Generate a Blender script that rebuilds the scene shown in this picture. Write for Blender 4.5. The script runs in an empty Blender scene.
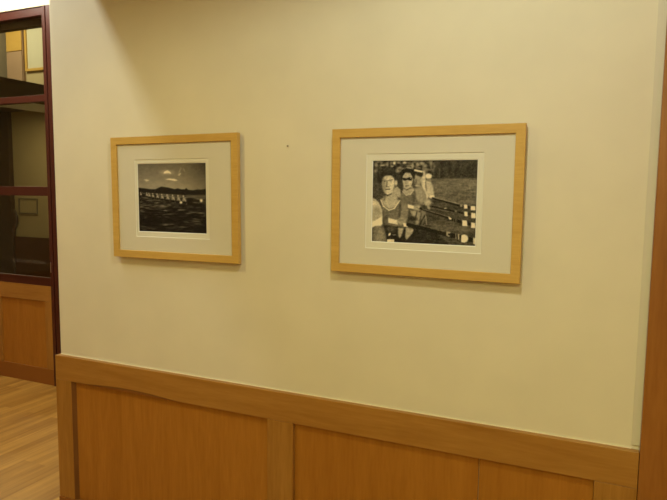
import bpy, bmesh, math, random
import numpy as np
from mathutils import Vector, Matrix

random.seed(4)
np.random.seed(4)
scene = bpy.context.scene
COL = scene.collection

# ------------------------------------------------------------------ camera, exposure, light
F_PX = 611.4
YAW, PITCH, ROLL = -0.4248, 0.099, 0.0111
cam_d = bpy.data.cameras.new('camera')
cam = bpy.data.objects.new('camera', cam_d)
COL.objects.link(cam)
scene.camera = cam
cam_d.sensor_fit = 'HORIZONTAL'
cam_d.sensor_width = 36.0
cam_d.lens = 36.0 * F_PX / 667.0
cam_d.clip_start = 0.02
cy, sy = math.cos(YAW), math.sin(YAW)
cp, sp = math.cos(PITCH), math.sin(PITCH)
fwd = Vector((sy * cp, cy * cp, -sp))
rt0 = Vector((cy, -sy, 0))
up0 = rt0.cross(fwd)
cr, sr = math.cos(ROLL), math.sin(ROLL)
right = rt0 * cr + up0 * sr
up = -rt0 * sr + up0 * cr
cam.matrix_world = Matrix(((right.x, up.x, -fwd.x, 0.0),
                           (right.y, up.y, -fwd.y, -2.0071),
                           (right.z, up.z, -fwd.z, 1.55),
                           (0, 0, 0, 1)))

vs = scene.view_settings
vs.view_transform = 'Standard'
vs.look = 'None'
vs.gamma = 1.0
vs.use_curve_mapping = False
vs.exposure = 0.06

world = bpy.data.worlds.new('world')
scene.world = world
world.use_nodes = True
world.node_tree.nodes['Background'].inputs[0].default_value = (0.9, 0.75, 0.5, 1)
world.node_tree.nodes['Background'].inputs[1].default_value = 0.02

WARM = (1.0, 0.80, 0.45)
COOL = (1.0, 0.92, 0.74)


def light(name, kind, loc, energy, color, size=0.1, size_y=None, rot=(0, 0, 0), spot=None, blend=0.5):
    l = bpy.data.lights.new(name, kind)
    l.energy = energy
    l.color = color
    if kind == 'AREA':
        l.shape = 'RECTANGLE' if size_y else 'DISK'
        l.size = size
        if size_y:
            l.size_y = size_y
    else:
        l.shadow_soft_size = size
    if kind == 'SPOT':
        l.spot_size = math.radians(spot)
        l.spot_blend = blend
    o = bpy.data.objects.new(name, l)
    o.location = loc
    o.rotation_euler = rot
    COL.objects.link(o)
    return o


# name, kind, location, energy, colour, size, more
LAMPS = [
    # downlights recessed in the low ceiling over the passage
    ('downlight_lamp', 'SPOT', (-1.75, -1.30, 2.55), 23, (1, .86, .34), 0.05, dict(spot=172, blend=0.6)),
    ('downlight_lamp', 'SPOT', (-0.35, -1.05, 2.50), 31, (.93, 1, .85), 0.05, dict(spot=176, blend=0.3)),
    ('downlight_lamp', 'SPOT', (1.30, -2.20, 2.50), 14, (1, .35, .75), 0.05, dict(spot=176, blend=0.3)),
    ('downlight_lamp', 'SPOT', (0.30, -2.70, 2.50), 87, (.93, 1, .43), 0.06, dict(spot=172, blend=0.6)),
    # fluorescent strip in the taller hall beyond the bulkhead
    ('strip_lamp', 'AREA', (-2.47, -0.35, 3.16), 31, (.84, .92, .94), 0.10, dict(size_y=2.6)),
    # ceiling wash close to the glazed partition
    ('wash_lamp', 'AREA', (-4.0, 0.75, 3.25), 28, (1, 1, .85), 1.6, dict(size_y=0.3, rot=(math.radians(30), 0, 0))),
    ('hall_lamp', 'AREA', (-5.4, -1.2, 3.25), 18, (1, .62, .40), 1.2, dict(size_y=1.2)),
    # the office behind the glass
    ('office_lamp', 'AREA', (-7.4, 3.2, 4.15), 38, (1, .90, .66), 0.8, dict(size_y=0.6)),
    ('office_fill', 'AREA', (-7.0, 3.3, 2.55), 8.0, (1, .80, .45), 0.3, dict(size_y=0.3)),  # unseen fill light, added below the soffit to brighten the beige wall
]
for nm, kd, lo, en, co, sz, kw in LAMPS:
    light(nm, kd, lo, en, co, sz, **kw)

# ------------------------------------------------------------------ node helpers
def mat(name):
    m = bpy.data.materials.new(name)
    m.use_nodes = True
    nt = m.node_tree
    b = nt.nodes['Principled BSDF']
    return m, nt, b


def N(nt, t, **kw):
    n = nt.nodes.new(t)
    for k, v in kw.items():
        setattr(n, k, v)
    return n


def L(nt, a, b):
    nt.links.new(a, b)


def coords(nt, scale, rot=(0, 0, 0)):
    tc = N(nt, 'ShaderNodeTexCoord')
    mp = N(nt, 'ShaderNodeMapping')
    mp.inputs['Scale'].default_value = scale
    mp.inputs['Rotation'].default_value = rot
    L(nt, tc.outputs['Object'], mp.inputs['Vector'])
    return tc, mp


def ramp(nt, stops, src):
    r = N(nt, 'ShaderNodeValToRGB')
    el = r.color_ramp.elements
    while len(el) < len(stops):
        el.new(0.5)
    for e, (p, c) in zip(el, stops):
        e.position = p
        e.color = (*c, 1)
    L(nt, src, r.inputs['Fac'])
    return r


def paint_mat(name, c, rough=0.7, var=0.03, bump=0.05):
    m, nt, b = mat(name)
    tc, mp = coords(nt, (3, 3, 3))
    n = N(nt, 'ShaderNodeTexNoise')
    n.inputs['Scale'].default_value = 1.4
    n.inputs['Detail'].default_value = 3
    L(nt, mp.outputs[0], n.inputs['Vector'])
    lo = tuple(x * (1 - var) for x in c)
    hi = tuple(min(1, x * (1 + var)) for x in c)
    r = ramp(nt, [(0.3, lo), (0.7, hi)], n.outputs['Fac'])
    L(nt, r.outputs[0], b.inputs['Base Color'])
    b.inputs['Roughness'].default_value = rough
    n2 = N(nt, 'ShaderNodeTexNoise')
    n2.inputs['Scale'].default_value = 160
    L(nt, mp.outputs[0], n2.inputs['Vector'])
    bp = N(nt, 'ShaderNodeBump')
    bp.inputs['Strength'].default_value = bump
    bp.inputs['Distance'].default_value = 0.002
    L(nt, n2.outputs['Fac'], bp.inputs['Height'])
    L(nt, bp.outputs[0], b.inputs['Normal'])
    return m


def wood_mat(name, dark, light_, axis='X', rough=0.35, fine=1.0, seed=0.0, spec=0.4, contrast=1.0):
    """Fine grained wood, grain running along the axis."""
    m, nt, b = mat(name)
    s = {'X': (1.3, 14, 14), 'Y': (14, 1.3, 14), 'Z': (14, 14, 1.3)}[axis]
    tc, mp = coords(nt, tuple(v * fine for v in s))
    mp.inputs['Location'].default_value = (seed, seed * 1.7, seed * 0.6)
    n = N(nt, 'ShaderNodeTexNoise')
    n.inputs['Scale'].default_value = 1.6
    n.inputs['Detail'].default_value = 7
    n.inputs['Roughness'].default_value = 0.62
    n.inputs['Distortion'].default_value = 0.5
    L(nt, mp.outputs[0], n.inputs['Vector'])
    n3 = N(nt, 'ShaderNodeTexNoise')
    n3.inputs['Scale'].default_value = 9
    n3.inputs['Detail'].default_value = 4
    L(nt, mp.outputs[0], n3.inputs['Vector'])
    mx = N(nt, 'ShaderNodeMath', operation='MULTIPLY_ADD')
    mx.inputs[1].default_value = 0.35
    L(nt, n3.outputs['Fac'], mx.inputs[0])
    ml = N(nt, 'ShaderNodeMath', operation='MULTIPLY')
    ml.inputs[1].default_value = 0.65
    L(nt, n.outputs['Fac'], ml.inputs[0])
    L(nt, ml.outputs[0], mx.inputs[2])
    w = 0.17 / contrast
    r = ramp(nt, [(0.5 - w, dark), (0.5 + w, light_)], mx.outputs[0])
    L(nt, r.outputs[0], b.inputs['Base Color'])
    b.inputs['Roughness'].default_value = rough
    b.inputs['Specular IOR Level'].default_value = spec
    bp = N(nt, 'ShaderNodeBump')
    bp.inputs['Strength'].default_value = 0.06
    bp.inputs['Distance'].default_value = 0.001
    L(nt, n3.outputs['Fac'], bp.inputs['Height'])
    L(nt, bp.outputs[0], b.inputs['Normal'])
    m['ramp'] = r.name
    return m


def glass_mat(name, tint=(1, 1, 1), refl=1.0, rough=0.0):
    m = bpy.data.materials.new(name)
    m.use_nodes = True
    nt = m.node_tree
    nt.nodes.clear()
    out = N(nt, 'ShaderNodeOutputMaterial')
    tr = N(nt, 'ShaderNodeBsdfTransparent')
    tr.inputs[0].default_value = (*tint, 1)
    gl = N(nt, 'ShaderNodeBsdfGlossy')
    gl.inputs['Roughness'].default_value = rough
    # Schlick reflectance of a pane, the same from both sides
    fr = N(nt, 'ShaderNodeLayerWeight')
    fr.inputs['Blend'].default_value = 0.5
    pw = N(nt, 'ShaderNodeMath', operation='POWER')
    pw.inputs[1].default_value = 5.0
    L(nt, fr.outputs['Facing'], pw.inputs[0])
    mu = N(nt, 'ShaderNodeMath', operation='MULTIPLY_ADD')
    mu.inputs[1].default_value = 0.96 * refl
    mu.inputs[2].default_value = 0.04 * refl
    L(nt, pw.outputs[0], mu.inputs[0])
    mx = N(nt, 'ShaderNodeMixShader')
    L(nt, mu.outputs[0], mx.inputs[0])
    L(nt, tr.outputs[0], mx.inputs[1])
    L(nt, gl.outputs[0], mx.inputs[2])
    L(nt, mx.outputs[0], out.inputs[0])
    return m


# ------------------------------------------------------------------ mesh helpers
def box(bm, x0, x1, y0, y1, z0, z1, bevel=0.0):
    v = [bm.verts.new((x, y, z)) for x in (x0, x1) for y in (y0, y1) for z in (z0, z1)]
    fs = [(0, 1, 3, 2), (4, 6, 7, 5), (0, 4, 5, 1), (2, 3, 7, 6), (0, 2, 6, 4), (1, 5, 7, 3)]
    faces = [bm.faces.new([v[i] for i in f]) for f in fs]
    if bevel > 0:
        es = set(e for f in faces for e in f.edges)
        bmesh.ops.bevel(bm, geom=list(es), offset=bevel, segments=2, affect='EDGES', profile=0.5)


def frame_prism(bm, x0, x1, z0, z1, prof):
    """Mitred rectangular frame in the XZ plane; prof = list of (inset, y)."""
    rings = []
    for ins, y in prof:
        rings.append([bm.verts.new((x0 + ins, y, z0 + ins)), bm.verts.new((x1 - ins, y, z0 + ins)),
                      bm.verts.new((x1 - ins, y, z1 - ins)), bm.verts.new((x0 + ins, y, z1 - ins))])
    n = len(rings)
    for i in range(n):
        a, b = rings[i], rings[(i + 1) % n]
        for k in range(4):
            bm.faces.new((a[k], a[(k + 1) % 4], b[(k + 1) % 4], b[k]))
    bmesh.ops.recalc_face_normals(bm, faces=bm.faces)


def obj(name, bm, m, parent=None, smooth=False):
    me = bpy.data.meshes.new(name)
    bmesh.ops.recalc_face_normals(bm, faces=bm.faces)
    bm.to_mesh(me)
    bm.free()
    if m:
        me.materials.append(m)
    if smooth:
        for p in me.polygons:
            p.use_smooth = True
    o = bpy.data.objects.new(name, me)
    COL.objects.link(o)
    if parent:
        o.parent = parent
    return o


def obox(name, m, parent, *a, bevel=0.0):
    bm = bmesh.new()
    box(bm, *a, bevel=bevel)
    return obj(name, bm, m, parent)


def struct(name, m, *a, parent=None, bevel=0.0):
    o = obox(name, m, parent, *a, bevel=bevel)
    if not parent:
        o['kind'] = 'structure'
    return o


def empty(name, loc=(0, 0, 0), rot=(0, 0, 0)):
    o = bpy.data.objects.new(name, None)
    o.location = loc
    o.rotation_euler = rot
    o.empty_display_size = 0.1
    COL.objects.link(o)
    return o


def thing(name, label, cat, loc=(0, 0, 0), rot=(0, 0, 0), group=None):
    o = empty(name, loc, rot)
    tag(o, label, cat, group)
    return o


def tag(o, label, cat, group=None):
    o['label'] = label
    o['category'] = cat
    if group:
        o['group'] = group


def sempty(name):
    o = empty(name)
    o['kind'] = 'structure'
    return o


# ------------------------------------------------------------------ materials
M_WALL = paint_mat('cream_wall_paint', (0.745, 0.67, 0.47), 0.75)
M_STRIP = paint_mat('greyish_strip', (0.66, 0.60, 0.43), 0.6)
M_WHITE = paint_mat('white_paint', (0.86, 0.85, 0.80), 0.7)
M_CREAM = paint_mat('cream_strip', (0.86, 0.76, 0.52), 0.5, 0.02, 0)
M_CEIL = paint_mat('ceiling_paint', (0.80, 0.78, 0.70), 0.8)
M_RAIL = wood_mat('maple_rail', (0.32, 0.135, 0.020), (0.43, 0.205, 0.040), 'X', 0.34, seed=2.0)
M_STILE = wood_mat('maple_stile', (0.30, 0.128, 0.018), (0.43, 0.20, 0.036), 'Z', 0.36, seed=5.0)
M_PANEL = wood_mat('maple_panel', (0.34, 0.125, 0.011), (0.44, 0.180, 0.022), 'Z', 0.38, seed=8.0)
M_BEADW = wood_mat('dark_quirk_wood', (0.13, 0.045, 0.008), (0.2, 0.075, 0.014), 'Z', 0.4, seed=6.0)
M_CASING = wood_mat('maple_casing', (0.25, 0.085, 0.012), (0.36, 0.14, 0.025), 'Z', 0.36, seed=11.0)
M_FRAME_X = wood_mat('pale_maple_frame', (0.55, 0.325, 0.068), (0.66, 0.415, 0.102), 'X', 0.4, fine=2.0, seed=1.0)
M_BURG = paint_mat('burgundy_enamel', (0.072, 0.016, 0.008), 0.35, 0.06, 0.0)
M_BURG_SHADE = paint_mat('burgundy_in_shade', (0.045, 0.006, 0.005), 0.5, 0.05, 0.0)  # burgundy darkened to paint in the shade of the rebate
M_GLASS = glass_mat('window_glass', (0.90, 0.92, 0.86))
M_PGLASS = glass_mat('picture_glass', (0.985, 0.985, 0.98), 0.5)
M_ETCH = bpy.data.materials.new('etched_glass')
M_ETCH.use_nodes = True
_b = M_ETCH.node_tree.nodes['Principled BSDF']
_b.inputs['Base Color'].default_value = (0.8, 0.7, 0.55, 1)
_b.inputs['Alpha'].default_value = 0.06
M_METAL, nt_, b_ = mat('brushed_metal')
b_.inputs['Base Color'].default_value = (0.55, 0.42, 0.38, 1)
b_.inputs['Metallic'].default_value = 1.0
b_.inputs['Roughness'].default_value = 0.35
M_NAIL = paint_mat('dark_nail_metal', (0.22, 0.15, 0.08), 0.5, 0.02, 0)
M_MAT1 = paint_mat('outer_mat_board', (0.75, 0.69, 0.53), 0.9, 0.01, 0.1)
M_MAT2 = paint_mat('inner_mat_board', (0.82, 0.78, 0.62), 0.9, 0.01, 0.1)
M_MATCORE = paint_mat('mat_board_core', (0.93, 0.91, 0.82), 0.9, 0.01, 0.0)
M_DARK = paint_mat('dark_brown_finish', (0.075, 0.042, 0.016), 0.5, 0.1, 0.0)
M_BACK = paint_mat('backing_card', (0.25, 0.18, 0.1), 0.9, 0.05, 0.0)
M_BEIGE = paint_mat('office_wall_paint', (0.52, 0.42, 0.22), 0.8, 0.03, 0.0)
M_BROWNW = wood_mat('dark_wainscot_wood', (0.09, 0.033, 0.006), (0.13, 0.05, 0.01), 'Z', 0.5, seed=3)


def emit(name, c, s):
    m, nt, b = mat(name)
    b.inputs['Base Color'].default_value = (*c, 1)
    b.inputs['Emission Color'].default_value = (*c, 1)
    b.inputs['Emission Strength'].default_value = s
    return m


M_BOARD = paint_mat('pale_board_face', (0.62, 0.58, 0.40), 0.6, 0.02, 0)
M_CABPINK = paint_mat('dull_pink_brown_finish', (0.40, 0.26, 0.15), 0.6, 0.05, 0)
M_PIER = paint_mat('grey_brown_pier', (0.26, 0.22, 0.14), 0.7, 0.05, 0)


# rail with a reddish cathedral figure creeping up from its lower edge near the left end
def add_figure(m):
    nt = m.node_tree
    b = nt.nodes['Principled BSDF']
    tc = N(nt, 'ShaderNodeTexCoord')
    sx = N(nt, 'ShaderNodeSeparateXYZ')
    L(nt, tc.outputs['Object'], sx.inputs[0])
    a = N(nt, 'ShaderNodeMapRange')
    a.inputs['From Min'].default_value = -2.16
    a.inputs['From Max'].default_value = -1.56
    a.inputs['To Min'].default_value = 0
    a.inputs['To Max'].default_value = math.pi
    L(nt, sx.outputs['X'], a.inputs['Value'])
    s = N(nt, 'ShaderNodeMath', operation='SINE')
    L(nt, a.outputs[0], s.inputs[0])
    h = N(nt, 'ShaderNodeMath', operation='MULTIPLY_ADD')
    h.inputs[1].default_value = 0.017
    h.inputs[2].default_value = 0.661
    L(nt, s.outputs[0], h.inputs[0])
    d = N(nt, 'ShaderNodeMath', operation='SUBTRACT')
    L(nt, h.outputs[0], d.inputs[0])
    L(nt, sx.outputs['Z'], d.inputs[1])
    k = N(nt, 'ShaderNodeMapRange')
    k.inputs['From Min'].default_value = -0.002
    k.inputs['From Max'].default_value = 0.0015
    L(nt, d.outputs[0], k.inputs['Value'])
    # the figure is darkest along its upper edge
    e = N(nt, 'ShaderNodeMapRange')
    e.inputs['From Min'].default_value = 0.0
    e.inputs['From Max'].default_value = 0.012
    L(nt, d.outputs[0], e.inputs['Value'])
    cm = N(nt, 'ShaderNodeMix', data_type='RGBA')
    cm.inputs['A'].default_value = (0.13, 0.045, 0.010, 1)
    cm.inputs['B'].default_value = (0.27, 0.095, 0.014, 1)
    L(nt, e.outputs[0], cm.inputs['Factor'])
    mx = N(nt, 'ShaderNodeMix', data_type='RGBA')
    L(nt, k.outputs[0], mx.inputs['Factor'])
    L(nt, nt.nodes[m['ramp']].outputs[0], mx.inputs['A'])
    L(nt, cm.outputs['Result'], mx.inputs['B'])
    L(nt, mx.outputs['Result'], b.inputs['Base Color'])


add_figure(M_RAIL)

# floor: narrow maple strips running away from the camera
M_FLOOR, nt, b = mat('maple_strip_floor')
tc, mp = coords(nt, (1, 1, 1), (0, 0, math.pi / 2))
br = N(nt, 'ShaderNodeTexBrick')
br.offset = 0.37
br.inputs['Scale'].default_value = 1.0
br.inputs['Brick Width'].default_value = 0.85
br.inputs['Row Height'].default_value = 0.057
br.inputs['Mortar Size'].default_value = 0.0008
br.inputs['Color1'].default_value = (0.0, 0.0, 0.0, 1)
br.inputs['Color2'].default_value = (1, 1, 1, 1)
br.inputs['Mortar'].default_value = (0.3, 0.3, 0.3, 1)
L(nt, mp.outputs[0], br.inputs['Vector'])
tc2, mp2 = coords(nt, (16, 0.9, 1))
nn = N(nt, 'ShaderNodeTexNoise')
nn.inputs['Scale'].default_value = 1.6
nn.inputs['Detail'].default_value = 6
nn.inputs['Distortion'].default_value = 0.6
L(nt, mp2.outputs[0], nn.inputs['Vector'])
ad = N(nt, 'ShaderNodeMath', operation='MULTIPLY_ADD')
ad.inputs[1].default_value = 0.28
L(nt, br.outputs['Color'], ad.inputs[0])
m7 = N(nt, 'ShaderNodeMath', operation='MULTIPLY')
m7.inputs[1].default_value = 0.72
L(nt, nn.outputs['Fac'], m7.inputs[0])
L(nt, m7.outputs[0], ad.inputs[2])
r = ramp(nt, [(0.26, (0.27, 0.120, 0.018)), (0.70, (0.52, 0.275, 0.055))], ad.outputs[0])
L(nt, r.outputs[0], b.inputs['Base Color'])
b.inputs['Roughness'].default_value = 0.38

# ------------------------------------------------------------------ shell
XL, XR = -2.2864, 0.1154
struct('floor', M_FLOOR, -9.6, 3.2, -3.6, 4.4, -0.10, 0.0)
struct('wall_front', M_WALL, XL, 3.0, 0.0, 1.28, 0.0, 3.3)       # the wall that carries the pictures
struct('wall_back', M_WALL, -9.6, 3.2, -3.6, -3.45, 0.0, 3.3)
struct('wall_right', M_WALL, 3.0, 3.2, -3.45, 0.0, 0.0, 2.6)
struct('wall_left', M_WALL, -9.6, -9.45, -3.45, 4.4, 0.0, 4.3)
struct('ceiling', M_CEIL, -2.16, 3.2, -3.45, 0.0, 2.6, 3.3)       # lowered ceiling with its bulkhead edge
struct('ceiling_hall', M_WHITE, -9.45, -2.16, -3.45, 1.30, 3.3, 3.4)

# thin raised strip by the casing, greyer than the wall
struct('trim_1', M_STRIP, 0.092, XR, -0.004, 0.0, 0.79, 2.6)
# door casing at the right
cas = struct('trim_2', M_CASING, XR, XR + 0.13, -0.028, 0.0, 0.0, 2.6, bevel=0.002)

# wainscot
T = 0.025
w = sempty('trim_3')
obox('wainscot_rail', M_RAIL, w, XL - 0.012, XR - 0.0015, -T, 0.0, 0.664, 0.7766, bevel=0.0015)
bm = bmesh.new(); box(bm, XL - 0.012, XL + 0.082, -T, 0.0, 0.10, 0.6635, bevel=0.0012); obj('wainscot_stile', bm, M_STILE, w)
for x0 in (-1.170, -0.005):
    obox('wainscot_stile', M_STILE, w, x0, (x0 + 0.112 if x0 < -1 else XR - 0.0015), -T, 0.0, 0.10, 0.6635, bevel=0.0012)
obox('wainscot_bottom_rail', M_RAIL, w, XL - 0.012, XR - 0.002, -T - 0.004, 0.0, 0.0, 0.0995, bevel=0.0015)
# panels in two boards with a hair joint
obox('wainscot_panel', M_PANEL, w, XL + 0.0825, -1.1705, -0.008, 0.0, 0.10, 0.6635, bevel=0.0006)
obox('wainscot_panel', M_PANEL, w, -1.0575, -0.3610, -0.008, 0.0, 0.10, 0.6635, bevel=0.0006)
obox('wainscot_panel', M_PANEL, w, -0.3590, -0.0055, -0.008, 0.0, 0.10, 0.6635, bevel=0.0006)
obox('rail_top_strip', M_CREAM, w, XL, 0.092, -0.004, 0.0, 0.7766, 0.7792)  # pale cream strip along the top of the rail
# bevelled bead at the left side of the first panel
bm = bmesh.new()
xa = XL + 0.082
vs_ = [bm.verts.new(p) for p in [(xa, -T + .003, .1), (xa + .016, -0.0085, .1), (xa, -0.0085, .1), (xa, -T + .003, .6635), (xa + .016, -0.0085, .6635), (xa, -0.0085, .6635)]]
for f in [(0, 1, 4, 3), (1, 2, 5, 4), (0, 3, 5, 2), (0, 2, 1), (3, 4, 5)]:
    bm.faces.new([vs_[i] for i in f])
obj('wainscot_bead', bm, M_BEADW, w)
# end of the wall: return of the wainscot round the corner
obox('wainscot_return', M_STILE, w, XL - 0.012, XL, 0.0, 1.28, 0.0, 0.7766, bevel=0.0015)

# opposite side of the passage
w2 = sempty('trim_4')
obox('wainscot_rail', M_RAIL, w2, -9.4, 2.9, -3.45, -3.43, 0.664, 0.7766)
obox('wainscot_panel', M_PANEL, w2, -9.4, 2.9, -3.45, -3.438, 0.0, 0.664)

# ------------------------------------------------------------------ glazed partition
PY = 1.346
struct('wall_far', M_WALL, -9.45, -2.2, PY - 0.03, PY + 0.12, 2.862, 3.3)   # header over the glazing
struct('wall_side', M_WALL, -3.79, -2.2, PY - 0.03, PY + 0.10, 0.0, 2.862)
win = sempty('window_1')
XJ = -3.880                                     # right edge of the glass
obox('window_frame', M_BURG, win, -5.9, XJ, PY - 0.02, PY + 0.05, 2.800, 2.862, bevel=0.003)      # head
bm = bmesh.new(); box(bm, XJ, -3.848, PY - 0.025, PY + 0.05, 0.0, 2.862, bevel=0.003); obj('window_frame', bm, M_BURG, win)
obox('window_rebate', M_BURG_SHADE, win, -3.848, -3.832, PY + 0.0, PY + 0.05, 0.0, 2.80)
obox('door_jamb', M_BURG, win, -3.832, -3.785, PY - 0.03, PY + 0.05, 0.0, 2.862, bevel=0.003)
for z0, z1 in ((2.178, 2.228), (1.475, 1.545), (0.783, 0.845)):
    obox('window_bar', M_BURG, win, -5.9, XJ, PY - 0.02, PY + 0.03, z0, z1, bevel=0.002)
# further mullion to the left, just out of the picture
for xm in (-4.62, -5.9):
    obox('window_frame', M_BURG, win, xm - 0.05, xm, PY - 0.025, PY + 0.05, 0.845, 2.80, bevel=0.003)
for xm0, xm1 in ((-5.9, -4.67), (-4.62, XJ)):
    for z0, z1 in ((2.228, 2.80), (1.545, 2.178), (0.845, 1.475)):
        obox('glass_pane', M_GLASS, win, xm0, xm1, PY + 0.004, PY + 0.006, z0, z1)
# thin glazing lip along the sill
obox('glazing_bead', M_BURG, win, -5.9, XJ, PY - 0.028, PY - 0.02, 0.838, 0.850)
# wood dado below the glass: stiles, rails, recessed panels
obox('dado_rail', M_RAIL, win, -5.9, XJ, PY - 0.02, PY + 0.03, 0.660, 0.783, bevel=0.002)
obox('dado_rail', M_RAIL, win, -5.9, XJ, PY - 0.02, PY + 0.03, 0.0, 0.125, bevel=0.002)
for a, b2 in ((-3.955, XJ), (-4.56, -4.455), (-5.21, -5.09)):
    obox('dado_stile', M_STILE, win, a, b2, PY - 0.02, PY + 0.03, 0.125, 0.660, bevel=0.002)
for a, b2 in ((-4.455, -3.955), (-5.09, -4.56), (-5.9, -5.21)):
    obox('dado_panel', M_PANEL, win, a, b2, PY - 0.008, PY + 0.03, 0.125, 0.660)
# hinge leaf on the door jamb
bm = bmesh.new()
box(bm, -3.872, -3.864, PY - 0.031, PY - 0.025, 0.893, 0.975, bevel=0.002)
obj('door_hinge', bm, M_METAL, win)
# faint row of etched lettering strokes on the lowest pane
bm = bmesh.new()
rnd = random.Random(7)
x = -4.33
for i in range(26):
    hgt = rnd.choice((0.022, 0.022, 0.030, 0.045 if i in (0, 9, 10, 16) else 0.022))
    if i not in (7, 15):
        box(bm, x, x + 0.004, PY + 0.0020, PY + 0.0038, 0.950, 0.950 + hgt)
        if i % 3:
            box(bm, x, x + 0.011, PY + 0.0020, PY + 0.0038, 0.950, 0.954)
    x += 0.0145
obj('etched_lettering', bm, M_ETCH, win)
struct('wall_left_end', M_WALL, -9.45, -5.95, PY - 0.03, PY + 0.10, 0.0, 2.862)

# ------------------------------------------------------------------ office behind the glass
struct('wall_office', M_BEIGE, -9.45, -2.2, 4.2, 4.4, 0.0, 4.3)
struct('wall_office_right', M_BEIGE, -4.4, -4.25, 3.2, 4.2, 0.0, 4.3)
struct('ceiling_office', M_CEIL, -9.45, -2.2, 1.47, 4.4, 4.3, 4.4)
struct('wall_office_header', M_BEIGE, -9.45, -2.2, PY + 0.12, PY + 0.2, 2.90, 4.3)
struct('trim_5', M_DARK, -9.45, -6.80, 1.55, 4.2, 2.60, 2.86)      # dark soffit slab
struct('trim_6', M_BROWNW, -9.45, -2.3, 4.17, 4.2, 0.0, 0.816)
struct('trim_7', M_DARK, -5.2, -3.95, PY + 0.06, PY + 0.115, 2.757, 2.87)  # blind box behind the head
struct('baseboard_office', M_BURG, -7.95, -4.4, 4.14, 4.17, 0.0, 0.12)

# ------------------------------------------------------------------ printed photographs: a tone grid on a flat print
def homog(src, dst):
    A, bb = [], []
    for (x, y), (u, v) in zip(src, dst):
        A.append([x, y, 1, 0, 0, 0, -u * x, -u * y]); bb.append(u)
        A.append([0, 0, 0, x, y, 1, -v * x, -v * y]); bb.append(v)
    h = np.linalg.solve(np.array(A, float), np.array(bb, float))
    return np.append(h, 1).reshape(3, 3)


class Print:
    """A grey-tone picture drawn with polygons in sketch coordinates, sampled on a grid."""
    def __init__(self, nx, ny, corners):
        self.nx, self.ny, S = nx, ny, 2
        self.S = S
        H = homog([(0, 0), (1, 0), (0, 1), (1, 1)], corners)
        u, v = np.meshgrid((np.arange(nx * S) + .5) / (nx * S), (np.arange(ny * S) + .5) / (ny * S))
        q = H @ np.stack([u.ravel(), v.ravel(), np.ones(u.size)])
        self.X = (q[0] / q[2]).reshape(u.shape)
        self.Y = (q[1] / q[2]).reshape(u.shape)
        self.T = np.zeros_like(self.X)

    def mask(self, pts):
        m = np.zeros(self.X.shape, bool)
        n = len(pts)
        for i in range(n):
            x0, y0 = pts[i]; x1, y1 = pts[(i + 1) % n]
            if y0 == y1:
                continue
            c = ((y0 > self.Y) != (y1 > self.Y)) & (self.X < (x1 - x0) * (self.Y - y0) / (y1 - y0) + x0)
            m ^= c
        return m.astype(float)

    @staticmethod
    def blur(a, r):
        r = int(r)
        if r <= 0:
            return a
        for _ in range(2):
            for ax in (0, 1):
                p = np.pad(a, [(r, r) if k == ax else (0, 0) for k in (0, 1)], mode='edge')
                c = np.cumsum(p, axis=ax)
                z = np.zeros_like(np.take(c, [0], axis=ax))
                c = np.concatenate([z, c], axis=ax)
                n = a.shape[ax]
                hi = np.take(c, np.arange(2 * r + 1, 2 * r + 1 + n), axis=ax)
                lo = np.take(c, np.arange(0, n), axis=ax)
                a = (hi - lo) / (2 * r + 1)
        return a

    def poly(self, pts, tone, soft=1, alpha=1.0):
        m = self.blur(self.mask(pts), soft) * alpha
        self.T = self.T * (1 - m) + tone * m

    def ell(self, cx, cy_, rx, ry, tone, soft=0.25, alpha=1.0, ang=0.0):
        c, s = math.cos(ang), math.sin(ang)
        dx, dy = self.X - cx, self.Y - cy_
        d = np.sqrt(((dx * c + dy * s) / rx) ** 2 + ((-dx * s + dy * c) / ry) ** 2)
        m = np.clip((1 + soft - d) / (2 * soft), 0, 1) * alpha
        self.T = self.T * (1 - m) + tone * m

    def line(self, pts, wd, tone, soft=1, alpha=1.0):
        for (x0, y0), (x1, y1) in zip(pts[:-1], pts[1:]):
            dx, dy = x1 - x0, y1 - y0
            l2 = dx * dx + dy * dy + 1e-9
            t = np.clip(((self.X - x0) * dx + (self.Y - y0) * dy) / l2, 0, 1)
            d = np.hypot(self.X - x0 - t * dx, self.Y - y0 - t * dy)
            m = np.clip((wd / 2 + soft - d) / (2 * soft), 0, 1) * alpha
            self.T = self.T * (1 - m) + tone * m

    def noise(self, sx, sy, amp, region=None):
        n = self.blur2(np.random.randn(*self.T.shape), sx, sy)
        n /= n.std() + 1e-9
        self.T = self.T + amp * n * (1 if region is None else region)

    @staticmethod
    def blur2(a, rx, ry):
        for ax, r in ((1, rx), (0, ry)):
            if r <= 0:
                continue
            for _ in range(2):
                k = np.ones(2 * r + 1) / (2 * r + 1)
                a = np.apply_along_axis(lambda v: np.convolve(v, k, 'same'), ax, a)
        return a

    def final(self):
        t = self.T.reshape(self.ny, self.S, self.nx, self.S).mean(axis=(1, 3))
        t = (t - 0.22) * 1.45 + 0.20
        return np.clip(t, 0.03, 1)


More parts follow.
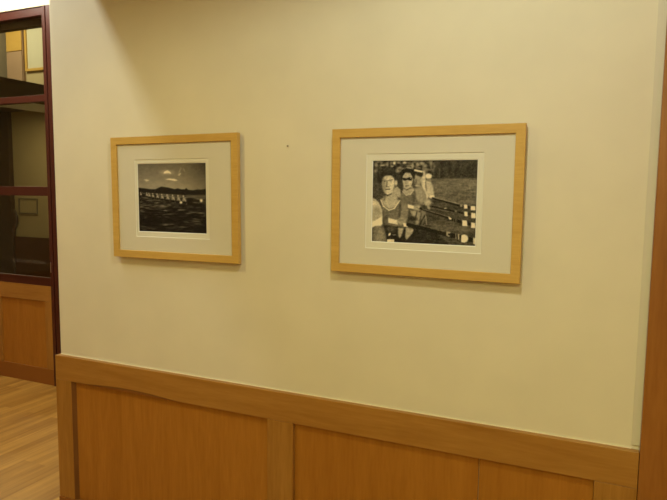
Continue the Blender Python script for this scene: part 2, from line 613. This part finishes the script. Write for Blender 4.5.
def print_mesh(name, P, x0, x1, z0, z1, y, parent, m):
    t = P.final()
    ny, nx = t.shape
    xs = x0 + (x1 - x0) * np.arange(nx) / (nx - 1)
    zs = z1 + (z0 - z1) * np.arange(ny) / (ny - 1)
    X, Z = np.meshgrid(xs, zs)
    co = np.stack([X.ravel(), np.full(X.size, y), Z.ravel()], 1)
    i = np.arange(ny * nx).reshape(ny, nx)
    f = np.stack([i[1:, :-1].ravel(), i[1:, 1:].ravel(), i[:-1, 1:].ravel(), i[:-1, :-1].ravel()], 1)
    me = bpy.data.meshes.new(name)
    me.from_pydata(co.tolist(), [], f.tolist())
    at = me.color_attributes.new('tone', 'FLOAT_COLOR', 'POINT')
    lin = (t.ravel() ** 2.2)
    rgba = np.stack([lin * 1.0, lin * 0.87, lin * 0.62, np.ones_like(lin)], 1)
    at.data.foreach_set('color', rgba.ravel().astype(np.float32))
    me.materials.append(m)
    o = bpy.data.objects.new(name, me)
    COL.objects.link(o)
    o.parent = parent
    return o


M_PRINT, nt, b = mat('photographic_print')
ca = N(nt, 'ShaderNodeVertexColor', layer_name='tone')
L(nt, ca.outputs[0], b.inputs['Base Color'])
b.inputs['Roughness'].default_value = 0.5
b.inputs['Specular IOR Level'].default_value = 0.1

# --- picture of an eight rowing past a far bank
def rowing_eight():
    P = Print(180, 146, [(44, 57), (446, 46), (52, 455), (446, 462)])
    g = np.clip((P.Y - 55) / 150, 0, 1)
    P.T = 0.365 + 0.15 * g + 0.03 * np.exp(-((P.X - 230) / 120) ** 2)
    P.T -= 0.10 * np.clip((P.X - 330) / 120, 0, 1)
    P.noise(6, 3, 0.008)
    P.ell(218, 106, 36, 13, 0.60, 0.6, 0.8)
    P.poly([(196, 112), (206, 100), (220, 94), (232, 100), (244, 114), (228, 110)], 0.88, 1)
    P.poly([(205, 147), (230, 142), (262, 144), (282, 153), (262, 156), (228, 150)], 0.80, 1, .9)
    P.poly([(80, 150), (98, 148), (114, 155), (96, 161)], 0.68, 1, .9)
    P.line([(285, 118), (292, 98), (300, 82)], 6, 0.62, 4, .5)
    P.line([(322, 98), (316, 84)], 6, 0.60, 4, .5)
    P.line([(288, 122), (296, 112)], 6, 0.74, 3, .8)
    # tree line
    top = [(40, 200)]
    prof = [(60, 199), (90, 203), (118, 206), (150, 207), (165, 198), (185, 190), (205, 193), (225, 196), (245, 200),
            (262, 205), (280, 199), (300, 205), (322, 204), (330, 196), (340, 207), (370, 210), (395, 204), (415, 206), (450, 198)]
    P.poly(top + prof + [(450, 246), (40, 228)], 0.17, 1)
    # water
    P.poly([(40, 226), (170, 235), (300, 240), (450, 236), (450, 470), (40, 470)], 0.27, 2)
    wat = P.blur(P.mask([(40, 236), (450, 246), (450, 470), (40, 470)]), 3)
    P.T -= 0.15 * wat * np.clip((P.Y - 240) / 160, 0, 1)
    P.noise(10, 1, 0.085, wat)
    P.noise(26, 3, 0.035, wat)
    P.poly([(330, 238), (450, 236), (450, 252), (330, 256)], 0.40, 2, .6)
    # dark far shore left of the boat
    P.line([(50, 238), (140, 258), (260, 275), (430, 300)], 15, 0.10, 4, .9)
    # crew of nine small figures leaning back
    xs = [62, 98, 112, 134, 160, 188, 220, 252, 284, 316]
    for k, x in enumerate(xs):
        y = 231 + k * 2.6
        q = 0.42 + 0.05 * k
        P.ell(x, y + 12 * q, 11 * q, 16 * q, 0.50, .5, .9, 0.35)
        P.ell(x - 4 * q, y - 10 * q, 5 * q, 6 * q, 0.66, .5)
        P.line([(x - 2, y + 4), (x + 14 * q, y + 24 * q)], 3, 0.74, 2, .9)
        P.line([(x + 2, y + 12), (x - 22 * q, y + 26 * q)], 2.5, 0.56, 1.5, .7)
        P.line([(x + 8 * q, y + 18), (x + 18 * q, y + 44 * q)], 2.5, 0.60, 1.5, .8)
    P.line([(60, 246), (200, 268), (330, 282), (432, 296)], 4, 0.07, 2, .9)
    P.ell(298, 282, 8, 6, 0.85, .4)
    P.ell(416, 269, 9, 9, 0.70, .5)
    P.ell(416, 270, 4, 5, 0.92, .4)
    P.ell(190, 304, 18, 7, 0.42, .6)
    P.ell(205, 330, 10, 3, 0.45, .6)
    P.ell(290, 326, 14, 4, 0.42, .6)
    P.line([(40, 300), (150, 318), (280, 312)], 4, 0.10, 5, .6)
    return P


# --- picture of a crew seen from the bow
def rowing_crew():
    P = Print(220, 172, [(38, 52), (560, 50), (36, 460), (552, 478)])
    P.T[:] = 0.30
    bg = P.mask([(30, 40), (350, 40), (350, 140), (30, 140)])
    P.noise(5, 4, 0.09, P.blur(bg, 4))
    right_ = P.mask([(345, 40), (570, 40), (570, 142), (345, 142)])
    P.T = P.T * (1 - right_) + 0.25 * right_
    P.noise(4, 14, 0.022, P.blur(right_, 2))
    P.line([(372, 95), (372, 138)], 5, 0.42, 3, .7)
    P.poly([(330, 145), (570, 142), (570, 270), (330, 250)], 0.40, 3)
    P.poly([(330, 190), (570, 195), (570, 300), (330, 250)], 0.37, 6, .8)
    P.poly([(180, 250), (340, 236), (570, 300), (570, 490), (30, 490)], 0.29, 3)
    P.poly([(180, 400), (330, 380), (420, 470), (180, 480)], 0.16, 6, .8)
    low = P.blur(P.mask([(330, 145), (570, 145), (570, 490), (250, 490)]), 3)
    P.noise(12, 2, 0.025, low)
    P.poly([(330, 365), (570, 395), (570, 410), (330, 400)], 0.36, 3, .8)
    P.poly([(420, 385), (570, 365), (570, 375), (420, 395)], 0.40, 3, .7)
    P.poly([(350, 335), (450, 300), (570, 310), (430, 340)], 0.30, 4, .7)
    # bright leaves and windows in the background
    for x, y, rx, ry, t in [(88, 76, 12, 4, .66), (146, 64, 7, 7, .82), (198, 64, 10, 7, .70), (168, 62, 8, 6, .5), (215, 72, 12, 12, .42),
                            (238, 78, 6, 14, .62), (262, 72, 8, 10, .55), (285, 66, 12, 6, .60), (300, 78, 10, 8, .55), (220, 90, 14, 5, .62),
                            (330, 62, 8, 12, .50), (330, 100, 25, 4, .38), (56, 74, 8, 10, .5), (60, 110, 6, 18, .45), (130, 62, 6, 8, .42),
                            (135, 80, 8, 4, .6), (272, 90, 8, 5, .5), (345, 80, 6, 14, .42)]:
        P.ell(x, y, rx, ry, t, .5, .85)
    P.line([(338, 55), (338, 92)], 3, 0.15, 2, .7)
    P.line([(120, 52), (120, 78)], 5, 0.12, 3, .8)
    P.line([(160, 72), (230, 70)], 6, 0.14, 3, .6)
    # ---- rower E, white cap, far back
    P.poly([(305, 152), (325, 150), (340, 180), (348, 232), (325, 240), (308, 205)], 0.66, 2)
    P.ell(318, 131, 15, 13, 0.86, .3)
    P.ell(320, 150, 9, 8, 0.50, .5)
    P.ell(336, 234, 13, 8, 0.78, .4)
    # ---- rower D
    P.poly([(283, 104), (298, 102), (304, 150), (304, 185), (322, 228), (312, 250), (292, 215), (280, 160)], 0.70, 2)
    P.line([(302, 160), (308, 205)], 3, 0.28, 2, .7)
    P.ell(315, 262, 20, 15, 0.64, .4)
    P.line([(300, 240), (322, 290)], 14, 0.6, 4, .8)
    # ---- rower C
    P.poly([(262, 172), (285, 180), (305, 215), (310, 250), (290, 275), (262, 240)], 0.52, 2)
    P.ell(266, 148, 19, 30, 0.56, .3)
    P.poly([(244, 110), (262, 92), (285, 100), (292, 122), (284, 136), (262, 128)], 0.20, 2)
    P.line([(250, 101), (284, 108)], 9, 0.78, 2)
    P.ell(256, 156, 5, 10, 0.30, .6, .7)
    P.ell(258, 178, 8, 4, 0.7, .5, .7)
    # legs of the middle crew
    P.poly([(226, 300), (262, 306), (282, 316), (270, 372), (256, 378), (240, 330)], 0.55, 2)
    P.line([(262, 310), (250, 372)], 5, 0.20, 3, .8)
    P.poly([(284, 300), (306, 304), (302, 350), (286, 380)], 0.46, 3)
    P.line([(306, 330), (312, 372)], 5, 0.62, 3, .8)
    P.ell(322, 399, 8, 5, 0.72, .5)
    # ---- rower B with sunglasses
    P.poly([(172, 225), (196, 205), (250, 188), (284, 192), (302, 226), (296, 268), (262, 300), (214, 296), (190, 260)], 0.40, 2)
    P.poly([(248, 192), (282, 190), (304, 228), (298, 262), (276, 270), (258, 238)], 0.54, 3)
    P.line([(250, 215), (242, 275)], 10, 0.26, 6, .6)
    P.poly([(192, 185), (236, 178), (246, 200), (228, 222), (208, 226), (190, 208)], 0.58, 2)
    P.line([(188, 206), (208, 226), (228, 222), (246, 200)], 4, 0.74, 2, .8)
    P.poly([(186, 138), (198, 112), (226, 112), (241, 132), (238, 166), (226, 188), (208, 196), (194, 182)], 0.62, 1)
    P.ell(226, 158, 9, 12, 0.74, .6, .7)
    P.ell(212, 118, 20, 7, 0.62, .6)
    P.poly([(176, 150), (172, 120), (184, 98), (208, 90), (236, 96), (250, 114), (248, 146), (240, 138), (226, 114), (202, 112), (190, 128), (186, 150)], 0.17, 1)
    P.poly([(188, 138), (208, 142), (222, 136), (238, 138), (234, 152), (222, 152), (212, 148), (202, 154), (190, 150)], 0.07, 1)
    P.ell(230, 140, 3, 2, 0.8, .5)
    P.line([(204, 180), (220, 178)], 4, 0.30, 2, .9)
    P.line([(206, 150), (205, 168)], 3, 0.40, 2, .7)
    P.line([(196, 192), (210, 200), (228, 190)], 5, 0.30, 3, .8)
    # second forearm and hands of B
    P.poly([(216, 272), (248, 280), (248, 296), (216, 288)], 0.85, 1)
    P.ell(264, 290, 19, 14, 0.60, .4)
    P.line([(258, 286), (276, 296)], 3, 0.35, 2, .6)
    P.poly([(210, 388), (246, 396), (238, 420), (212, 448), (206, 440)], 0.58, 2)
    P.ell(240, 345, 22, 12, 0.16, .5)
    P.ell(238, 368, 20, 14, 0.34, .5)
    # ---- shadow between the first two
    P.poly([(150, 110), (176, 120), (182, 150), (190, 190), (182, 220), (160, 180)], 0.24, 2)
    P.poly([(40, 120), (70, 110), (84, 150), (92, 210), (106, 228), (84, 244), (52, 240), (40, 230)], 0.28, 3)
    P.line([(62, 130), (64, 200)], 10, 0.40, 6, .5)
    # ---- rower A, nearest
    P.poly([(144, 190), (164, 184), (180, 202), (180, 240), (160, 250), (146, 230)], 0.60, 2)
    P.poly([(78, 244), (110, 226), (150, 214), (176, 246), (206, 262), (219, 300), (216, 352), (196, 388), (150, 386), (104, 372), (92, 320)], 0.40, 2)
    P.poly([(112, 214), (150, 198), (162, 236), (174, 250), (152, 286), (122, 294), (98, 278), (84, 248)], 0.62, 2)
    P.line([(80, 250), (94, 282), (122, 302), (150, 292), (176, 252)], 5, 0.78, 2, .9)
    P.line([(104, 224), (96, 250)], 10, 0.32, 5, .7)
    P.ell(172, 244, 10, 8, 0.30, .6, .7)
    P.poly([(184, 262), (210, 272), (220, 310), (214, 350), (178, 352), (182, 300)], 0.48, 3)
    P.line([(178, 268), (176, 330)], 8, 0.24, 5, .7)
    P.poly([(86, 140), (96, 130), (128, 126), (148, 142), (149, 172), (143, 200), (128, 222), (112, 226), (99, 214), (89, 188), (85, 162)], 0.69, 2)
    P.poly([(84, 142), (100, 140), (102, 180), (106, 222), (98, 212), (86, 186)], 0.46, 4, .8)
    P.ell(132, 176, 12, 16, 0.74, .7, .6)
    P.ell(116, 134, 22, 8, 0.68, .6, .8)
    P.ell(156, 164, 7, 14, 0.66, .4)
    P.poly([(58, 148), (58, 110), (72, 90), (98, 80), (128, 82), (148, 98), (160, 124), (160, 150), (150, 150), (144, 136), (128, 126),
            (102, 128), (88, 140), (84, 160), (72, 170)], 0.21, 3)
    P.ell(112, 98, 24, 9, 0.30, .9, .6)
    P.ell(74, 118, 8, 14, 0.27, .9, .6)
    P.line([(92, 150), (103, 152)], 4, 0.24, 3, .5)
    P.line([(118, 152), (136, 149)], 4, 0.22, 2.5, .8)
    P.ell(99, 158, 5, 3, 0.16, .8, .6)
    P.ell(129, 158, 5, 3, 0.35, .9, .5)
    P.line([(110, 154), (109, 180)], 6, 0.26, 4, .8)
    P.line([(106, 183), (120, 184)], 4, 0.34, 2, .8)
    P.line([(104, 197), (124, 196)], 4, 0.16, 2, .95)
    P.line([(100, 220), (114, 228), (132, 220)], 6, 0.26, 3, .8)
    P.line([(144, 190), (146, 216)], 4, 0.40, 3, .5)
    # forearm strap, hands and cuff
    P.poly([(116, 340), (166, 352), (168, 374), (120, 366)], 0.78, 1)
    P.ell(105, 344, 12, 20, 0.34, .4)
    P.ell(186, 358, 22, 17, 0.56, .3)
    P.line([(176, 350), (196, 352)], 3, 0.34, 2, .6)
    P.poly([(194, 366), (220, 370), (218, 386), (198, 384)], 0.86, 1)
    # dark inside of the boat
    P.poly([(96, 380), (170, 384), (200, 392), (210, 462), (110, 460)], 0.14, 2)
    P.ell(135, 398, 26, 14, 0.30, .5)
    P.poly([(168, 388), (198, 392), (190, 420), (178, 446), (170, 430)], 0.60, 2)
    P.poly([(210, 392), (246, 398), (240, 418), (214, 446), (206, 438)], 0.58, 2)
    P.ell(126, 424, 5, 8, 0.92, .4, 1, .5)
    P.ell(150, 426, 14, 3, 0.40, .5)
    P.poly([(114, 448), (150, 449), (150, 464), (114, 463)], 0.74, 1)
    # rower at left edge, white shirt and knee
    P.poly([(30, 240), (52, 246), (72, 268), (86, 300), (90, 345), (84, 376), (30, 380)], 0.74, 2)
    P.ell(58, 320, 26, 44, 0.56, .3)
    P.line([(38, 248), (62, 262)], 6, 0.52, 3, .7)
    P.poly([(30, 372), (56, 352), (84, 336), (90, 372), (74, 390), (30, 394)], 0.84, 2)
    P.poly([(30, 396), (52, 382), (78, 382), (98, 398), (110, 430), (112, 466), (30, 466)], 0.36, 2)
    P.ell(76, 436, 24, 46, 0.50, .5)
    # ---- oars
    P.line([(340, 240), (480, 280)], 9, 0.10, 2)
    P.line([(345, 237), (470, 269)], 3.5, 0.56, 1.5, .9)
    P.line([(334, 282), (450, 306)], 7, 0.12, 2)
    P.line([(330, 288), (440, 312)], 2.5, 0.44, 2, .7)
    P.line([(300, 372), (430, 380)], 3, 0.42, 2, .6)
    P.line([(320, 405), (520, 398)], 3, 0.42, 2, .5)
    P.ell(403, 291, 7, 3, .62, .5)
    P.line([(280, 292), (430, 340)], 11, 0.10, 2)
    P.line([(290, 294), (424, 334)], 3, 0.56, 1.5, .9)
    P.line([(330, 390), (440, 352)], 4, 0.40, 2, .6)
    P.line([(218, 374), (420, 424)], 17, 0.08, 3)
    P.line([(250, 368), (412, 410)], 3, 0.42, 2, .8)
    P.line([(300, 330), (255, 420)], 7, 0.12, 3, .7)
    P.line([(420, 345), (500, 366)], 8, 0.14, 2)
    P.line([(440, 304), (552, 326)], 9, 0.12, 2)
    P.line([(470, 278), (552, 290)], 9, 0.12, 2)
    P.line([(405, 420), (552, 450)], 22, 0.11, 2)
    P.line([(440, 348), (552, 376)], 13, 0.12, 2)
    def blade(x0, x1, y0, y1, t):
        P.poly([(x0, y0), (x1 - 2, y0 + 2), (x1, y1), (x0 + 1, y1 - 1)], t, 1)
    blade(474, 488, 269, 284, .50); blade(494, 512, 271, 292, .82); blade(527, 551, 279, 300, .86)
    blade(448, 462, 299, 312, .42); blade(496, 514, 306, 330, .80); blade(530, 553, 313, 340, .84)
    P.poly([(418, 332), (436, 340), (432, 348), (422, 346)], .78, 1)
    blade(442, 447, 340, 356, .42); blade(453, 458, 342, 358, .45); blade(487, 512, 350, 378, .86); blade(530, 552, 361, 388, .84)
    P.poly([(409, 406), (432, 408), (428, 416), (418, 416), (418, 424), (430, 428), (424, 434), (410, 428)], .58, 1)
    blade(454, 460, 415, 443, .55); blade(466, 475, 417, 447, .60)
    P.ell(500, 441, 17, 19, .86, .2); P.poly([(484, 424), (500, 422), (500, 460), (484, 458)], .86, 1)
    blade(541, 556, 436, 468, .72)
    P.noise(1, 1, 0.022)
    P.noise(3, 2, 0.018)
    # thin dark edge at the top
    P.line([(30, 54), (560, 52)], 3, 0.12, 2, .7)
    return P


# ------------------------------------------------------------------ framed pictures
def picture(label, cx, cz, rot, art, ph, mt, W):
    """ph / mt: print and outer mat opening rectangles x0,x1,z0,z1 in wall coordinates."""
    H = 0.502
    k = 0.994
    t = thing('framed_picture', label, 'picture', (cx * k, -0.012, 1.55 + (cz - 1.55) * k), (0, -rot, 0), 'framed rowing photographs on the wall')
    t.scale = (k, k, k)
    for bx in (-1, 1):
        for bz in (-1, 1):          # felt bumpers that hold the frame off the wall
            obox('bumper', M_BACK, t, bx * (W / 2 - 0.02) - 0.005, bx * (W / 2 - 0.02) + 0.005, -0.001, 0.0119,
                 bz * (H / 2 - 0.02) - 0.005, bz * (H / 2 - 0.02) + 0.005)
    bm = bmesh.new()
    frame_prism(bm, -W / 2, W / 2, -H / 2, H / 2,
                [(0.0, -0.001), (0.0, -0.0198), (0.0012, -0.021), (0.0288, -0.021), (0.030, -0.0198), (0.030, -0.0125), (0.012, -0.0125), (0.012, -0.001)])
    # hairline mitre joints: darker slots at the corners
    obj('frame', bm, M_FRAME_X, t)
    bm = bmesh.new()
    box(bm, -W / 2 + 0.013, W / 2 - 0.013, -0.0055, -0.003, -H / 2 + 0.013, H / 2 - 0.013)
    obj('backing_board', bm, M_BACK, t)
    L_ = lambda r: (r[0] - cx, r[1] - cx, r[2] - cz, r[3] - cz)
    mx0, mx1, mz0, mz1 = L_(mt)
    px0, px1, pz0, pz1 = L_(ph)

    def board(name, m, x0, x1, z0, z1, ox, yf, yb, bev=0.0015, parent=t):
        bm = bmesh.new()
        a = ox
        outer = [(a[0], a[2]), (a[1], a[2]), (a[1], a[3]), (a[0], a[3])]
        inner = [(x0, z0), (x1, z0), (x1, z1), (x0, z1)]
        inb = [(x0 + bev, z0 + bev), (x1 - bev, z0 + bev), (x1 - bev, z1 - bev), (x0 + bev, z1 - bev)]
        r1 = [bm.verts.new((x, yf, z)) for x, z in outer]
        r2 = [bm.verts.new((x, yf, z)) for x, z in inner]
        r3 = [bm.verts.new((x, yb, z)) for x, z in inb]
        r4 = [bm.verts.new((x, yb, z)) for x, z in outer]
        for A, B, mi in ((r1, r2, 0), (r2, r3, 1), (r3, r4, 0), (r4, r1, 0)):
            for k in range(4):
                f = bm.faces.new((A[k], A[(k + 1) % 4], B[(k + 1) % 4], B[k]))
                f.material_index = mi
        o = obj(name, bm, m, parent)
        o.data.materials.append(M_MATCORE)
        return o
    e = 0.014
    ob = (-W / 2 + e, W / 2 - e, -H / 2 + e, H / 2 - e)
    o1 = board('mat_board', M_MAT1, mx0, mx1, mz0, mz1, ob, -0.0120, -0.0100)
    o1['label'] = 'off-white outer mat board'
    o2 = board('inner_mat', M_MAT2, px0 - 0.0028, px1 + 0.0028, pz0 - 0.0028, pz1 + 0.0028, ob, -0.0095, -0.0075, 0.0028)
    o2['label'] = 'cream inner mat'
    P = art()
    print_mesh('photograph', P, px0, px1, pz0, pz1, -0.0070, t, M_PRINT)
    bm = bmesh.new()
    box(bm, -W / 2 + 0.0302, W / 2 - 0.0302, -0.0142, -0.0134, -H / 2 + 0.0302, H / 2 - 0.0302)
    obj('glass', bm, M_PGLASS, t)
    return t


picture('maple-framed sepia photograph of a rowing eight on water, nearest the burgundy window', -1.619, 1.507, 0.0079, rowing_eight,
        (-1.8015, -1.4595, 1.368, 1.6465), (-1.8145, -1.442, 1.345, 1.665), 0.632)
picture('maple-framed sepia photograph of rowers seen close up with white-tipped oars, nearest the casing', -0.580, 1.509, 0.0003, rowing_crew,
        (-0.7575, -0.3985, 1.371, 1.649), (-0.7805, -0.3775, 1.346, 1.6735), 0.657)

# nail left in the wall between the pictures
bm = bmesh.new()
bmesh.ops.create_cone(bm, cap_ends=True, segments=12, radius1=0.0028, radius2=0.0024, depth=0.006)
bmesh.ops.rotate(bm, verts=bm.verts, matrix=Matrix.Rotation(math.pi / 2, 3, 'X'))
nail = obj('nail', bm, M_NAIL)
nail.location = (-1.097, -0.003, 1.707)
tag(nail, 'tiny dark nail head in the cream wall between the two framed pictures', 'nail')

# ------------------------------------------------------------------ things in the office, seen dimly through the glass
# dark column with a rounded boss
t = thing('dark_column', 'dark brown column with a rounded boss, standing behind the glass at the left edge', 'column', (-8.2, 4.165, 0))
cx0, cx1 = -0.30, 0.305
obox('shaft', M_DARK, t, cx0, cx1, -0.034, 0.034, 0.0, 2.598, bevel=0.01)
bm = bmesh.new()
bmesh.ops.create_uvsphere(bm, u_segments=24, v_segments=16, radius=0.1)
bmesh.ops.scale(bm, vec=(0.9, 0.33, 1.5), verts=bm.verts)
bmesh.ops.translate(bm, vec=(0.30, 0, 1.07), verts=bm.verts)
obj('boss', bm, M_DARK, t, smooth=True)

# framed picture on the office wall
t = thing('wall_picture', 'small faint grey-framed picture on the beige office wall seen through the lowest pane', 'picture', (-7.62, 4.2, 1.26))
bm = bmesh.new()
frame_prism(bm, -0.19, 0.19, -0.11, 0.11, [(0, -0.001), (0, -0.02), (0.012, -0.02), (0.012, -0.001)])
obj('frame', bm, M_PIER, t)
obox('print', M_BEIGE, t, -0.17, 0.17, -0.008, -0.002, -0.09, 0.09)

# upper level of the office: pale board in a wood frame, tall narrow cabinet, grey pier
t = thing('framed_board', 'pale board with a light wood border high on the office wall, seen through top pane', 'board', (-6.93, 4.2, 3.68))
bm = bmesh.new()
frame_prism(bm, -0.62, 0.62, -0.54, 0.54, [(0, -0.001), (0, -0.03), (0.034, -0.03), (0.034, -0.001)])
obj('frame', bm, M_FRAME_X, t)
obox('board', M_BOARD, t, -0.586, 0.586, -0.012, -0.002, -0.506, 0.506)
t = thing('tall_cabinet', 'tall narrow wall cabinet with a honey-yellow upper door, left of the pale framed board', 'cabinet', (-7.72, 4.2, 2.861))
obox('body', M_CABPINK, t, -0.160, 0.150, -0.045, -0.001, 0.0, 1.40, bevel=0.004)
o = obox('door', M_FRAME_X, t, -0.155, 0.145, -0.060, -0.046, 0.565, 1.39, bevel=0.003)
o['label'] = 'honey-yellow upper door'
o = obox('door', M_CABPINK, t, -0.155, 0.145, -0.060, -0.046, 0.01, 0.555, bevel=0.003)
o['label'] = 'dull pinkish-brown lower door'
struct('trim_8', M_PIER, -8.9, -7.93, 4.05, 4.2, 2.86, 4.3)
struct('trim_9', M_CEIL, -6.80, -6.775, 1.55, 4.2, 2.50, 2.60)      # pale strip under the soffit, standing in for a bright reflection
